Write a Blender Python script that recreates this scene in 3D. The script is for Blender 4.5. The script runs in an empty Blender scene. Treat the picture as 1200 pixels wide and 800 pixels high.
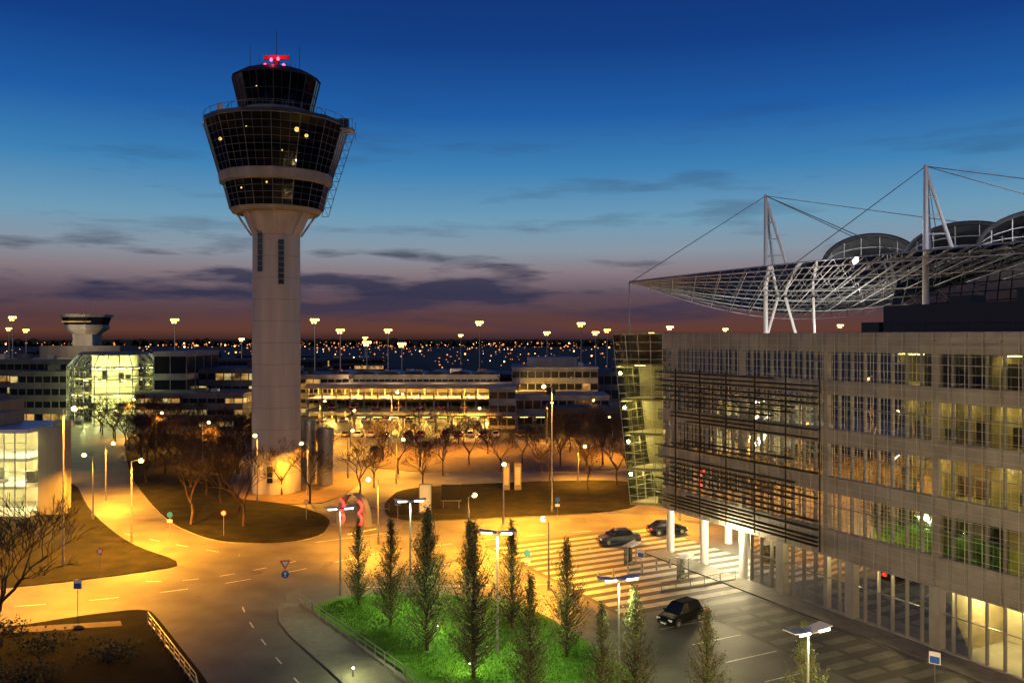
import bpy, bmesh, math, random
from mathutils import Vector, Matrix, noise
R=random.Random(7)
sc=bpy.context.scene
# ------------------------------------------------------------ materials
MATS={}
def mat(name,col,rough=.7,metal=0.,col2=None,nscale=1.5,bump=0.,emit=None,es=0.,spec=None,detail=6,stretch=None,evar=0.):
    if name in MATS: return MATS[name]
    m=bpy.data.materials.new(name); m.use_nodes=True
    nt=m.node_tree; b=nt.nodes['Principled BSDF']
    b.inputs['Base Color'].default_value=(*col,1); b.inputs['Roughness'].default_value=rough
    b.inputs['Metallic'].default_value=metal
    if spec is not None: b.inputs['Specular IOR Level'].default_value=spec
    if col2:
        tc=nt.nodes.new('ShaderNodeTexCoord'); n=nt.nodes.new('ShaderNodeTexNoise')
        n.inputs['Scale'].default_value=nscale; n.inputs['Detail'].default_value=detail
        mp=nt.nodes.new('ShaderNodeMapping')
        if stretch: mp.inputs['Scale'].default_value=stretch
        nt.links.new(tc.outputs['Object'],mp.inputs['Vector']); nt.links.new(mp.outputs[0],n.inputs['Vector'])
        r=nt.nodes.new('ShaderNodeValToRGB'); r.color_ramp.elements[0].position=.35; r.color_ramp.elements[1].position=.65
        r.color_ramp.elements[0].color=(*col,1); r.color_ramp.elements[1].color=(*col2,1)
        nt.links.new(n.outputs['Fac'],r.inputs['Fac']); nt.links.new(r.outputs[0],b.inputs['Base Color'])
        if bump:
            bp=nt.nodes.new('ShaderNodeBump'); bp.inputs['Strength'].default_value=bump; bp.inputs['Distance'].default_value=.05
            n2=nt.nodes.new('ShaderNodeTexNoise'); n2.inputs['Scale'].default_value=nscale*12; n2.inputs['Detail'].default_value=4
            nt.links.new(tc.outputs['Object'],n2.inputs['Vector'])
            nt.links.new(n2.outputs['Fac'],bp.inputs['Height']); nt.links.new(bp.outputs[0],b.inputs['Normal'])
    if emit:
        b.inputs['Emission Color'].default_value=(*emit,1); b.inputs['Emission Strength'].default_value=es
        if evar:
            tc=nt.nodes.new('ShaderNodeTexCoord'); n=nt.nodes.new('ShaderNodeTexNoise'); n.inputs['Scale'].default_value=evar; n.inputs['Detail'].default_value=5
            q=nt.nodes.new('ShaderNodeMapRange'); q.inputs[1].default_value=.35; q.inputs[2].default_value=.68; q.inputs[3].default_value=es*.05; q.inputs[4].default_value=es*1.5
            nt.links.new(tc.outputs['Object'],n.inputs['Vector']); nt.links.new(n.outputs['Fac'],q.inputs[0]); nt.links.new(q.outputs[0],b.inputs['Emission Strength'])
    MATS[name]=m; return m
def glassmat(name,tint,refl=1.0,base=.06):
    m=bpy.data.materials.new(name); m.use_nodes=True; nt=m.node_tree
    nt.nodes.remove(nt.nodes['Principled BSDF']); out=nt.nodes['Material Output']
    g=nt.nodes.new('ShaderNodeBsdfGlossy'); g.inputs['Roughness'].default_value=.03; g.inputs['Color'].default_value=(refl,refl,refl,1)
    t=nt.nodes.new('ShaderNodeBsdfTransparent'); t.inputs['Color'].default_value=(*tint,1)
    lw=nt.nodes.new('ShaderNodeFresnel'); lw.inputs['IOR'].default_value=1.6
    ad=nt.nodes.new('ShaderNodeMath'); ad.operation='ADD'; ad.inputs[1].default_value=base; ad.use_clamp=True
    mx=nt.nodes.new('ShaderNodeMixShader')
    tc=nt.nodes.new('ShaderNodeTexCoord'); n=nt.nodes.new('ShaderNodeTexNoise'); n.inputs['Scale'].default_value=.35; bp=nt.nodes.new('ShaderNodeBump'); bp.inputs['Strength'].default_value=.12; bp.inputs['Distance'].default_value=.3
    nt.links.new(tc.outputs['Object'],n.inputs['Vector']); nt.links.new(n.outputs['Fac'],bp.inputs['Height']); nt.links.new(bp.outputs[0],g.inputs['Normal'])
    nt.links.new(lw.outputs[0],ad.inputs[0]); nt.links.new(ad.outputs[0],mx.inputs[0])
    nt.links.new(t.outputs[0],mx.inputs[1]); nt.links.new(g.outputs[0],mx.inputs[2]); nt.links.new(mx.outputs[0],out.inputs[0])
    MATS[name]=m; return m
asphalt=mat('asphalt',(.055,.051,.046),.6,col2=(.1,.092,.082),nscale=.3,bump=.35,detail=9)
asphalt_d=mat('asphalt_dark',(.03,.03,.03),.7,col2=(.045,.043,.04),nscale=.6,bump=.3)
asphalt_p=mat('asphalt_patch',(.045,.042,.038),.65,col2=(.07,.065,.058),nscale=.8,bump=.3)
soil=mat('soil',(.012,.01,.007),.95,col2=(.026,.021,.013),nscale=.15,bump=.4)
grassd=mat('grass_dry',(.004,.005,.002),.95,col2=(.016,.013,.005),nscale=.5,bump=.8,spec=.1)
grassl=mat('grass_lawn',(.04,.12,.012),.95,col2=(.07,.16,.018),nscale=.6,bump=.6,spec=.1)
blade=mat('grass_blade',(.05,.15,.012),.8,col2=(.09,.18,.025),nscale=.9,spec=.1)
kerb=mat('kerb_concrete',(.2,.18,.16),.8,col2=(.12,.11,.1),nscale=1.2)
paint=mat('road_paint',(.7,.68,.63),.6,col2=(.4,.38,.35),nscale=3)
stripel=mat('pale_stripe',(.38,.36,.32),.7,col2=(.27,.25,.22),nscale=1.3,bump=.2)
paveg=mat('grey_paving',(.09,.085,.08),.7,col2=(.13,.12,.11),nscale=1.3,bump=.3)
paveb=mat('brick_paving',(.07,.045,.03),.8,col2=(.12,.075,.05),nscale=.8,bump=.3)
conc=mat('concrete',(.3,.28,.25),.8,col2=(.2,.19,.17),nscale=.4,stretch=(1,1,.15),bump=.15)
concd=mat('concrete_weathered',(.14,.13,.12),.8,col2=(.1,.09,.085),nscale=.4,stretch=(1,1,.15))
concshaft=mat('tower_concrete',(.46,.41,.37),.75,col2=(.34,.31,.28),nscale=.35,stretch=(1.5,1.5,.12),bump=.15)
panel=mat('facade_panel',(.27,.26,.23),.5,col2=(.19,.18,.155),nscale=.5)
white=mat('white_paint_metal',(.6,.6,.58),.45)
steel=mat('galvanised_steel',(.34,.34,.33),.4,.6,col2=(.24,.24,.24),nscale=3)
msteel=mat('mullion_steel',(.17,.17,.17),.5,.3)
dsteel=mat('dark_steel',(.05,.05,.05),.5,.5)
louv=mat('louvre_bronze',(.05,.04,.025),.4,.5)
gridm=mat('screen_grid',(.38,.36,.29),.45,.3)
roofm=mat('roof_membrane',(.45,.45,.45),.6,col2=(.3,.3,.3),nscale=.3)
darkroof=mat('dark_roofing',(.035,.035,.04),.7)
bark=mat('bark',(.035,.02,.012),.9,col2=(.07,.038,.02),nscale=3)
leafA=mat('leaf',(.08,.12,.03),.7,col2=(.13,.15,.04),nscale=1.2)
leafB=mat('leaf_dark',(.035,.045,.018),.8,col2=(.06,.06,.022),nscale=1.2)
interior=mat('interior_wall',(.38,.31,.18),.8,col2=(.22,.19,.12),nscale=.7)
interiorw=mat('interior_wall_pale',(.55,.5,.36),.8,col2=(.42,.38,.27),nscale=.7)
blind=mat('window_blind',(.26,.25,.19),.8)
carpet=mat('dark_interior',(.05,.045,.04),.8)
carblack=mat('car_paint_black',(.012,.012,.014),.18,.3)
cargrey=mat('car_paint_grey',(.06,.06,.066),.25,.6)
carwhite=mat('car_paint_white',(.5,.5,.5),.3)
rubber=mat('tyre',(.015,.015,.015),.8)
carglass=mat('car_glass',(.01,.012,.014),.05)
taill=mat('tail_lamp',(.4,.01,.01),.3,emit=(1,.03,.02),es=2)
headl=mat('head_lamp',(.8,.8,.8),.2)
redneon=mat('red_neon',(.8,.03,.02),.4,emit=(1,.03,.02),es=5)
redlamp=mat('obstruction_lamp',(.8,.05,.05),.4,emit=(1,.04,.09),es=9)
signblue=mat('sign_blue',(.01,.09,.45),.4)
signred=mat('sign_red',(.55,.02,.02),.4)
signwhite=mat('sign_white',(.75,.75,.72),.4)
cream=mat('cream_board',(.65,.55,.3),.5,emit=(1,.7,.25),es=.3)
sodium=mat('sodium_lamp',(1,.6,.2),.4,emit=(1,.55,.13),es=16)
sodiumfar=mat('sodium_lamp_far',(1,.6,.2),.4,emit=(1,.45,.12),es=7)
sodiumdim=mat('sodium_lamp_dim',(1,.6,.2),.4,emit=(1,.3,.05),es=1.6)
coollamp=mat('metal_halide_lamp',(1,1,.9),.4,emit=(.95,1,.75),es=7)
warmtube=mat('ceiling_light',(1,.9,.6),.4,emit=(1,.8,.3),es=26)
warmtube2=mat('ceiling_light_bright',(1,.9,.7),.4,emit=(1,.85,.48),es=16)
orangetube=mat('deck_ceiling_light',(1,.8,.4),.4,emit=(1,.66,.16),es=12)
winlit=mat('window_lit_warm',(.1,.08,.04),.15,emit=(1,.52,.12),es=.6,evar=.35)
winlitg=mat('window_lit_greenish',(.1,.1,.04),.15,emit=(1,.74,.25),es=.6,evar=.35)
windark=mat('window_dark',(.012,.014,.018),.08)
gl=glassmat('glass',(.52,.54,.38),1,.08); gla=glassmat('glass_clear',(.8,.85,.7)); gld=glassmat('glass_dark',(.22,.24,.22),1,.08); glt=glassmat('tower_glass',(.12,.12,.12),.8,.03)
# ------------------------------------------------------------ mesh builder
class MB:
    def __init__(s,T=None): s.v=[];s.f=[];s.m=[];s.mats=[];s.T=T
    def mi(s,m):
        if m not in s.mats: s.mats.append(m)
        return s.mats.index(m)
    def add(s,vs,fs,m):
        k=len(s.v); i=s.mi(m)
        for p in vs:
            if s.T: p=s.T(p)
            s.v.append(tuple(p))
        for f in fs: s.f.append([a+k for a in f]); s.m.append(i)
    def box(s,x0,x1,y0,y1,z0,z1,m):
        s.add([(x0,y0,z0),(x1,y0,z0),(x1,y1,z0),(x0,y1,z0),(x0,y0,z1),(x1,y0,z1),(x1,y1,z1),(x0,y1,z1)],
              [(0,3,2,1),(4,5,6,7),(0,1,5,4),(1,2,6,5),(2,3,7,6),(3,0,4,7)],m)
    def quad(s,a,b,c,d,m): s.add([a,b,c,d],[(0,1,2,3)],m)
    def tube(s,p,q,r0,m,r1=None,n=6,cap=True):
        p=Vector(p);q=Vector(q); r1=r0 if r1 is None else r1
        d=(q-p)
        if d.length<1e-6: return
        d.normalize(); a=d.orthogonal().normalized(); b=d.cross(a)
        vs=[]
        for c,r in((p,r0),(q,r1)):
            for i in range(n):
                t=2*math.pi*i/n; vs.append(c+a*(r*math.cos(t))+b*(r*math.sin(t)))
        fs=[(i,(i+1)%n,n+(i+1)%n,n+i) for i in range(n)]
        if cap: fs+= [tuple(range(n))[::-1],tuple(range(n,2*n))]
        s.add(vs,fs,m)
    def ring(s,cx,cy,r0,z0,r1,z1,m,n=16,ph=0.,a0=0,a1=None):
        vs=[]
        for r,z in((r0,z0),(r1,z1)):
            for i in range(n):
                t=ph+2*math.pi*i/n; vs.append((cx+r*math.cos(t),cy+r*math.sin(t),z))
        s.add(vs,[(i,(i+1)%n,n+(i+1)%n,n+i) for i in range(n)],m)
    def disc(s,cx,cy,r,z,m,n=16,ph=0.):
        s.add([(cx+r*math.cos(ph+2*math.pi*i/n),cy+r*math.sin(ph+2*math.pi*i/n),z) for i in range(n)],[tuple(range(n))],m)
    def ball(s,c,r,m,n=8,k=5,sz=1.):
        vs=[];fs=[]
        for j in range(k+1):
            th=math.pi*j/k
            for i in range(n):
                t=2*math.pi*i/n
                vs.append((c[0]+r*math.sin(th)*math.cos(t),c[1]+r*math.sin(th)*math.sin(t),c[2]+r*sz*math.cos(th)))
        for j in range(k):
            for i in range(n): fs.append((j*n+i,j*n+(i+1)%n,(j+1)*n+(i+1)%n,(j+1)*n+i))
        s.add(vs,fs,m)
    def mesh(s,name,smooth=False):
        me=bpy.data.meshes.new(name); me.from_pydata(s.v,[],s.f)
        for m in s.mats: me.materials.append(m)
        me.polygons.foreach_set('material_index',s.m)
        if smooth: me.polygons.foreach_set('use_smooth',[True]*len(s.f))
        me.update(); return me
    def obj(s,name,smooth=False,loc=(0,0,0),rot=0,scale=1): return place(s.mesh(name,smooth),name,loc,rot,scale)
def place(me,name,loc=(0,0,0),rot=0,scale=1):
    o=bpy.data.objects.new(name,me); sc.collection.objects.link(o)
    o.location=loc; o.rotation_euler=(0,0,rot); o.scale=(scale,)*3 if not isinstance(scale,tuple) else scale
    return o
def light(parent,name,loc,power,col,radius=.2,kind='POINT',rot=None,spot=2.4,blend=.6):
    l=bpy.data.lights.new(name,kind); l.energy=power; l.color=col
    if kind!='SUN': l.shadow_soft_size=radius
    o=bpy.data.objects.new(name,l); sc.collection.objects.link(o)
    if kind=='SPOT': l.spot_size=spot; l.spot_blend=blend
    o.location=loc
    if rot: o.rotation_euler=rot
    if parent: o.parent=parent
    return o
# ------------------------------------------------------------ camera
cam=bpy.data.cameras.new('camera'); co=bpy.data.objects.new('camera',cam); sc.collection.objects.link(co)
co.location=(0,0,24); co.rotation_euler=(math.radians(90),0,0); cam.lens=30; cam.sensor_width=36
cam.shift_y=-5/1200; cam.clip_end=12000; cam.clip_start=.5; sc.camera=co
# ------------------------------------------------------------ sky
w=bpy.data.worlds.new('World'); sc.world=w; w.use_nodes=True; nt=w.node_tree; N=nt.nodes; L=nt.links
bg=N['Background']
tc=N.new('ShaderNodeTexCoord'); sep=N.new('ShaderNodeSeparateXYZ'); L.new(tc.outputs['Generated'],sep.inputs[0])
def srgb(r,g,b):
    f=lambda c:(c/255/12.92) if c/255<=.04045 else ((c/255+.055)/1.055)**2.4
    return (f(r),f(g),f(b),1)
mr=N.new('ShaderNodeMapRange'); mr.inputs[1].default_value=-.05; mr.inputs[2].default_value=.45
L.new(sep.outputs['Z'],mr.inputs[0])
ramp=N.new('ShaderNodeValToRGB'); cr=ramp.color_ramp
stops=[(-.05,(14,12,16)),(-.003,(54,34,34)),(.008,(98,60,50)),(.025,(86,60,64)),(.05,(92,76,90)),(.075,(134,120,128)),(.10,(134,148,162)),(.135,(108,154,182)),(.19,(60,128,180)),(.25,(28,92,164)),(.32,(14,62,134)),(.45,(8,36,94))]
while len(cr.elements)<len(stops): cr.elements.new(.5)
for e,(z,c) in zip(cr.elements,stops):
    e.position=(z+.05)/.5; e.color=srgb(*c)
L.new(mr.outputs[0],ramp.inputs[0])
mp=N.new('ShaderNodeMapping'); mp.inputs['Scale'].default_value=(3.4,3.4,24); mp.inputs['Location'].default_value=(3.3,1.2,.6); L.new(tc.outputs['Generated'],mp.inputs[0])
no=N.new('ShaderNodeTexNoise'); no.inputs['Scale'].default_value=1.6; no.inputs['Detail'].default_value=9; no.inputs['Roughness'].default_value=.55
L.new(mp.outputs[0],no.inputs['Vector'])
c1=N.new('ShaderNodeValToRGB'); c1.color_ramp.elements[0].position=.54; c1.color_ramp.elements[1].position=.67
def bank(az,el,sx,sz,amp):
    vd=N.new('ShaderNodeVectorMath'); vd.operation='SUBTRACT'; vd.inputs[1].default_value=(az,1,el); L.new(tc.outputs['Generated'],vd.inputs[0])
    vs_=N.new('ShaderNodeVectorMath'); vs_.operation='MULTIPLY'; vs_.inputs[1].default_value=(sx,.0,sz); L.new(vd.outputs[0],vs_.inputs[0])
    vl=N.new('ShaderNodeVectorMath'); vl.operation='LENGTH'; L.new(vs_.outputs[0],vl.inputs[0])
    bk=N.new('ShaderNodeMapRange'); bk.inputs[1].default_value=0.; bk.inputs[2].default_value=1.3; bk.inputs[3].default_value=amp; bk.inputs[4].default_value=0.; L.new(vl.outputs['Value'],bk.inputs[0]); return bk
last=no.outputs['Fac']
for b_ in (bank(-.06,.05,4.6,34,.24),bank(-.13,.094,9,110,.18),bank(.21,.18,26,110,.16),bank(-.4,.05,4,50,.1),bank(.4,.04,4,50,.1)):
    sn=N.new('ShaderNodeMath'); sn.operation='ADD'; L.new(last,sn.inputs[0]); L.new(b_.outputs[0],sn.inputs[1]); last=sn.outputs[0]
L.new(last,c1.inputs[0])
band=N.new('ShaderNodeValToRGB'); L.new(mr.outputs[0],band.inputs[0]); be=band.color_ramp
bst=[(-.01,0),(.012,.4),(.05,.95),(.09,.8),(.12,.35),(.2,.25),(.3,0)]
while len(be.elements)<len(bst): be.elements.new(.5)
for e,(z,v) in zip(be.elements,bst): e.position=(z+.05)/.5; e.color=(v,v,v,1)
mu=N.new('ShaderNodeMath'); mu.operation='MULTIPLY'; L.new(c1.outputs[0],mu.inputs[0]); L.new(band.outputs[0],mu.inputs[1])
cc=N.new('ShaderNodeMix'); cc.data_type='RGBA'; L.new(mu.outputs[0],cc.inputs[0]); L.new(ramp.outputs[0],cc.inputs[6]); cc.inputs[7].default_value=srgb(44,48,76)
sky=N.new('ShaderNodeTexSky'); sky.sky_type='NISHITA'; sky.sun_disc=False; sky.sun_elevation=math.radians(-3); sky.sun_rotation=math.radians(10)
sm=N.new('ShaderNodeMix'); sm.data_type='RGBA'; sm.blend_type='ADD'; sm.inputs[0].default_value=.02
L.new(cc.outputs[2],sm.inputs[6]); L.new(sky.outputs[0],sm.inputs[7]); L.new(sm.outputs[2],bg.inputs[0]); bg.inputs[1].default_value=1.0
sl=light(None,'dusk_fill',(0,0,200),.32,(1,.68,.5),kind='SUN'); sl.data.angle=math.radians(15); sl.rotation_euler=(math.radians(84),0,math.radians(-48))  # added warm fill for the tower shaft; the real sun has set
# ------------------------------------------------------------ ground
g=MB(); g.quad((-4000,-300,0),(4000,-300,0),(4000,9000,0),(-4000,9000,0),soil); g.obj('ground')
g=MB(); g.quad((-150,20,.004),(70,20,.004),(70,240,.004),(-150,240,.004),asphalt); g.obj('road')
def chaikin(p,k=2):
    for _ in range(k):
        q=[]
        for i in range(len(p)):
            a=Vector(p[i]);b=Vector(p[(i+1)%len(p)]); q+= [a*.8+b*.2,a*.2+b*.8]
        p=q
    return p
def island(name,pts,top,h=.12,kw=.3,z0=.0,k=2,km=None):
    pts=chaikin([Vector(p) for p in pts],k)
    bm=bmesh.new(); vs=[bm.verts.new((p.x,p.y,z0+h)) for p in pts]; f=bm.faces.new(vs)
    bm.normal_update()
    if f.normal.z<0: f.normal_flip()
    f.material_index=1; f.tag=True
    ins=bmesh.ops.inset_region(bm,faces=[f],thickness=kw,use_even_offset=True)
    for q in ins['faces']: q.material_index=0
    be=[e for e in bm.edges if e.is_boundary]
    ex=bmesh.ops.extrude_edge_only(bm,edges=be)
    for v in ex['geom']:
        if isinstance(v,bmesh.types.BMVert): v.co.z=-.02
        if isinstance(v,bmesh.types.BMFace): v.material_index=0
    me=bpy.data.meshes.new(name); bm.to_mesh(me); bm.free(); me.materials.append(km or kerb); me.materials.append(top)
    return place(me,name)
island('grass_verge',[(-74.5,145),(-57.9,117),(-44.4,98.8),(-34,89.9),(-39,86.4),(-43.9,83.6),(-48.8,81.4),(-62,78),(-95,100),(-90,133)],grassd,kw=.2)
island('grass_verge',[(-98,215),(-65.5,146),(-44.8,110.6),(-34.9,99.8),(-26.7,98.8),(-22.7,103),(-23.8,113),(-31,122),(-44,128),(-62,205)],grassd,kw=.2)
island('grass_verge',[(-16.9,114.3),(-18.5,123),(-17.6,135.6),(0,141),(19.4,143.7),(22,130),(15.8,117),(0,113.5),(-13.3,110.6)],grassd,kw=.2)
island('grass_verge',[(-42,70),(-37,73.4),(-32.2,75.4),(-29.7,72),(-25,65),(-20.6,58.5),(-14,45),(-14,30),(-70,30),(-70,68)],grassd,kw=.18)
island('pavement',[(-21.0,76.3),(-19.2,70.6),(-11.8,59.3),(-5.4,48),(-2.4,30),(-.4,30),(-7.3,59.6),(-17.9,75.2),(-19.4,77)],paveg,k=1,kw=.2)
island('lawn',[(-18.2,75.1),(-15.7,78.9),(-9.5,80),(0,78),(4.2,71),(7.6,63.2),(9.8,57.8),(16,52),(20,46),(20,32),(0,32),(-6.9,59.8),(-12,67)],grassl,k=1,kw=.2)
island('pavement',[(-30,160),(-14,150),(22,152),(24,185),(-28,200)],paveb,h=.1)
island('pavement',[(-48,141),(-42,126),(-33,122),(-26,124),(-24,150),(-44,150)],paveb,h=.1,k=1)
gb=MB()
def inpoly(x,y,P):
    c=False;j=len(P)-1
    for i in range(len(P)):
        if (P[i][1]>y)!=(P[j][1]>y) and x<(P[j][0]-P[i][0])*(y-P[i][1])/(P[j][1]-P[i][1])+P[i][0]: c=not c
        j=i
    return c
LP=[(-17,75.2),(-15.3,77.9),(-9.5,79),(0,77),(3.7,70.5),(7,63),(9,57.8),(12,54),(0,52),(-6,60),(-11.6,67)]
for i in range(30000):
    x=R.uniform(-18,12);y=R.uniform(52,79)
    if not inpoly(x,y,LP): continue
    h=R.uniform(.08,.2);a=R.uniform(0,6.28);dx=.05*math.cos(a);dy=.05*math.sin(a)
    gb.add([(x-dx,y-dy,.11),(x+dx,y+dy,.11),(x+R.uniform(-.06,.06),y+R.uniform(-.06,.06),.12+h)],[(0,1,2)],blade)
gb.obj('grass')
# road markings
mk=MB()
def strip(a,b,wd,z=.009,m=paint,o=None):
    o=o or mk
    a=Vector(a);b=Vector(b)
    if (b-a).length<1e-4: return
    d=(b-a).normalized();n=Vector((-d.y,d.x))*wd/2
    o.quad((*(a-n),z),(*(b-n),z),(*(b+n),z),(*(a+n),z),m)
def dashes(pts,wd=.16,on=2.5,off=3.5):
    pts=[Vector(p) for p in pts]; draw=True; rem=on
    for i in range(len(pts)-1):
        a,b=pts[i],pts[i+1]; Ls=(b-a).length; t=0
        if Ls<1e-4: continue
        d=(b-a)/Ls
        while t<Ls-1e-5:
            st=min(rem,Ls-t)
            if draw: strip(a+d*t,a+d*(t+st),wd)
            t+=st; rem-=st
            if rem<=1e-4: draw=not draw; rem=on if draw else off
def curve(p0,p1,p2,n=14):
    p0,p1,p2=map(Vector,(p0,p1,p2)); return [p0*(1-t)**2+p1*2*t*(1-t)+p2*t*t for t in [i/n for i in range(n+1)]]
dashes([(-80,71),(-46,75.8)]+curve((-46,75.8),(-30,79),(-18,92))+curve((-18,92),(-8,101),(14,107)))
dashes(curve((-80,135),(-58,108),(-30,94),20),.14,2,3)
dashes(curve((-36,84),(-30,83),(-22,93),14),.14,1.5,2)
dashes(curve((-24,76),(-21,69),(-14,58),14),.12,1.5,3)
strip((-20,104),(-17,107),.35); strip((-23,100),(-15,105),.14)
dashes(curve((-16,86),(-4,92),(9,97),14),.14,1.5,1.5)
strip((-14,82),(4,83),.12)
for i in range(14):
    x=R.uniform(-40,8);y=R.uniform(78,118); w_=R.uniform(.8,2.2);l_=R.uniform(1,4); mk.quad((x,y,.0065),(x+w_,y,.0065),(x+w_,y+l_,.0065),(x,y+l_,.0065),asphalt_p)
for i in range(10):
    x=R.uniform(-34,8);y=R.uniform(76,108); mk.disc(x,y,.35,.012,dsteel,14)
mk.obj('road_marking')
# ------------------------------------------------------------ building frame
P0=Vector((31.9,66.7)); U=Vector((-.454,.891)); M=Vector((.891,.454))
def BT(p): q=P0+U*p[0]+M*p[1]; return (q.x,q.y,p[2])
pv=MB(BT)
pv.quad((16,6,.008),(44,6,.008),(44,-17,.008),(16,-17,.008),asphalt_d)
s=17
while s<43:
    pv.quad((s,6,.013),(s+.95,6,.013),(s+.95,-16.5,.013),(s,-16.5,.013),stripel); s+=1.9  # alternating pale stripes over the dark base
pv.quad((-34,-3,.008),(15,-3,.008),(15,-10.5,.008),(-34,-10.5,.008),asphalt_d)
s=-33
while s<14:
    pv.quad((s,-3.3,.013),(s+.9,-3.3,.013),(s+.9,-6.4,.013),(s,-6.4,.013),paveg)
    pv.quad((s,-6.9,.013),(s+.9,-6.9,.013),(s+.9,-10,.013),(s,-10,.013),paveg); s+=1.9
pv.obj('forecourt_paving')
sw=MB(BT); sw.box(-34,33,-2.6,0.2,0,.12,paveg); sw.obj('pavement')
pk=MB(BT)
for i in range(9): pk.quad((-20+i*4,-11,.009),(-20+i*4+.12,-11,.009),(-20+i*4+.12,-16,.009),(-20+i*4,-16,.009),paint)
pk.obj('road_marking')
# ------------------------------------------------------------ office building
ob=MB(BT)
S0,S1=-33.75,33.1; mod=1.35
bands=[(.2,4.8),(7.2,10.4),(11.8,14.7),(16,19),(20.2,22.7)]
ob.box(S0,S1,-.02,.3,22.7,24.4,panel); ob.box(S0,S1,.3,25,24.0,24.15,darkroof)
for bi,(z0,z1) in enumerate(bands):
    if bi>0:
        ob.box(S0,S1,0,.3,bands[bi-1][1],z0,panel)
        ob.box(S0,S1,.3,24.5,bands[bi-1][1]+.05,z0-.05,interior)
ob.box(S0,12.2,0,.3,0,.2,conc); ob.box(S0,19,.3,24.5,-.1,.15,conc)
ob.box(S0,S1,24.5,25,0,24.2,panel); ob.box(S0-.3,S0,0,25,0,24.4,panel); ob.box(S1,S1+.3,.3,25,5.2,24.4,panel)
ob.box(18.7,19,.3,24.5,.15,4.8,panel)
nm=int(round((S1-S0)/mod))
for bi,(z0,z1) in enumerate(bands):
    e=19 if bi==0 else S1
    ob.box(S0,e-.05,6.5,6.7,z0-.04,z1+.04,interiorw if bi==0 else interior)
    s=S0
    while s<e-1:
        wd=mod*R.choice([2,3,4,4]); s2=min(s+wd,e-.1)
        ob.box(s2-.08,s2,.5,6.45,z0-.03,z1+.03,interior)
        p=[1,.4,.5,.6,.4][bi]
        if bi in(2,3) and s>8: p=.95
        if R.random()<p:
            mm=warmtube2 if bi==0 else warmtube
            for nn in (1.6,3.8):
                for q in range(int((s2-s)/1.35)):
                    if R.random()<.8: ob.box(s+.4+q*1.35,s+.75+q*1.35,nn,nn+1.2,z1-.12,z1-.06,mm)
        if bi>0:
            for q in range(2):
                a=s+R.uniform(.3,max(.4,s2-s-1.2)); ob.box(a,a+R.uniform(.5,1.2),2,2.7,z0,z0+R.uniform(.8,1.9),carpet)
        s=s2
    ob.quad((S0,.22,z0),(e,.22,z0),(e,.22,z1),(S0,.22,z1),gla if bi==0 else gl)
    for i in range(nm+1):
        s=S0+i*mod
        if s>e: break
        wdt=.22 if i%8==0 else .045
        ob.box(s-wdt,s+wdt,.02 if i%8 else -.04,.32,z0-.002,z1+.002,panel if i%8==0 else msteel)
        if bi>0 and R.random()<.22: ob.quad((s+.06,.4,z1),(s+mod-.06,.4,z1),(s+mod-.06,.4,z1-R.uniform(.5,2.6)),(s+.06,.4,z1-R.uniform(.6,2.6)),blind)
    ob.box(S0,e,.1,.26,(z0+z1)/2+.4,(z0+z1)/2+.47,msteel)
for bi in range(1,5):
    za,zb=bands[bi-1][1],bands[bi][0]
    for i in range(nm): ob.box(S0+i*mod+.03,S0+(i+1)*mod-.03,-.05,0,za+.04,zb-.04,panel)
for i in range(nm): ob.box(S0+i*mod+.03,S0+(i+1)*mod-.03,-.07,-.02,22.75,23.5,panel); ob.box(S0+i*mod+.03,S0+(i+1)*mod-.03,-.07,-.02,23.56,24.35,panel)
for i in range(nm+1):
    s=S0+i*mod
    ob.box(s-.022,s+.022,-.42,-.38,4.9,24.35,gridm)
z=5.0
while z<24.4:
    ob.box(S0,S1,-.41,-.39,z-.014,z+.014,gridm); z+=.675
for i in range(0,nm+1,4):
    s=S0+i*mod
    for zz in (5.4,11,15.4,19.6,23.6): ob.box(s-.03,s+.03,-.38,.0,zz,zz+.06,gridm)
for i in range(0,nm+1,6):
    s=S0+i*mod+.02
    if s<20: ob.box(s-.45,s+.45,-.15,.4,0,5,panel)
for s in (20.5,26.5,32.3):
    for n in (.6,9,18): ob.tube((s,n,0),(s,n,5.3),.42,white,n=16)
ob.box(19,S1+.2,.0,25,4.8,5.0,white)
for s in (21,24,27,30):
    for n in (2,6,10): ob.box(s,s+.9,n,n+.9,4.72,4.79,warmtube2)
LS0,LS1=9.5,33.1
for (za,zb,st) in [(5.6,7.1,.36),(7.8,11,.5),(12.0,12.9,.45),(15.0,16.2,.4),(16.6,18.9,.5),(19.2,20.2,.45)]:
    z=za
    while z<zb:
        a0=LS0+R.choice([0,0,0,2.7,5.4,8.1]); a1=LS1-R.choice([0,0,2.7,1.35,5.4])
        ob.add([(a0,-1.0,z),(a1,-1.0,z),(a1,-.75,z+.11),(a0,-.75,z+.11),(a0,-1.0,z+.04),(a1,-1.0,z+.04),(a1,-.75,z+.15),(a0,-.75,z+.15)],
               [(0,3,2,1),(4,5,6,7),(0,1,5,4),(1,2,6,5),(2,3,7,6),(3,0,4,7)],louv)
        z+=st
s=LS0
while s<=LS1+.1: ob.box(s-.03,s+.03,-.74,-.6,5.2,20.6,louv); s+=mod*3
ob.box(-33,10,8,20,24.15,26.9,darkroof)
for i in range(22): ob.tube((-33+i*2,7.2,24.15),(-33+i*2,7.2,25.3),.03,dsteel,n=4)
ob.tube((-33,7.2,25.3),(9,7.2,25.3),.03,dsteel,n=4); ob.tube((-33,7.2,24.8),(9,7.2,24.8),.025,dsteel,n=4)
ob.box(10.5,12.5,8,9.5,24.15,25.4,darkroof); ob.box(2,4,9,11,26.9,27.6,dsteel); ob.box(-6,-2,9,12,26.9,28,dsteel)
ob.T=None
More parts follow.
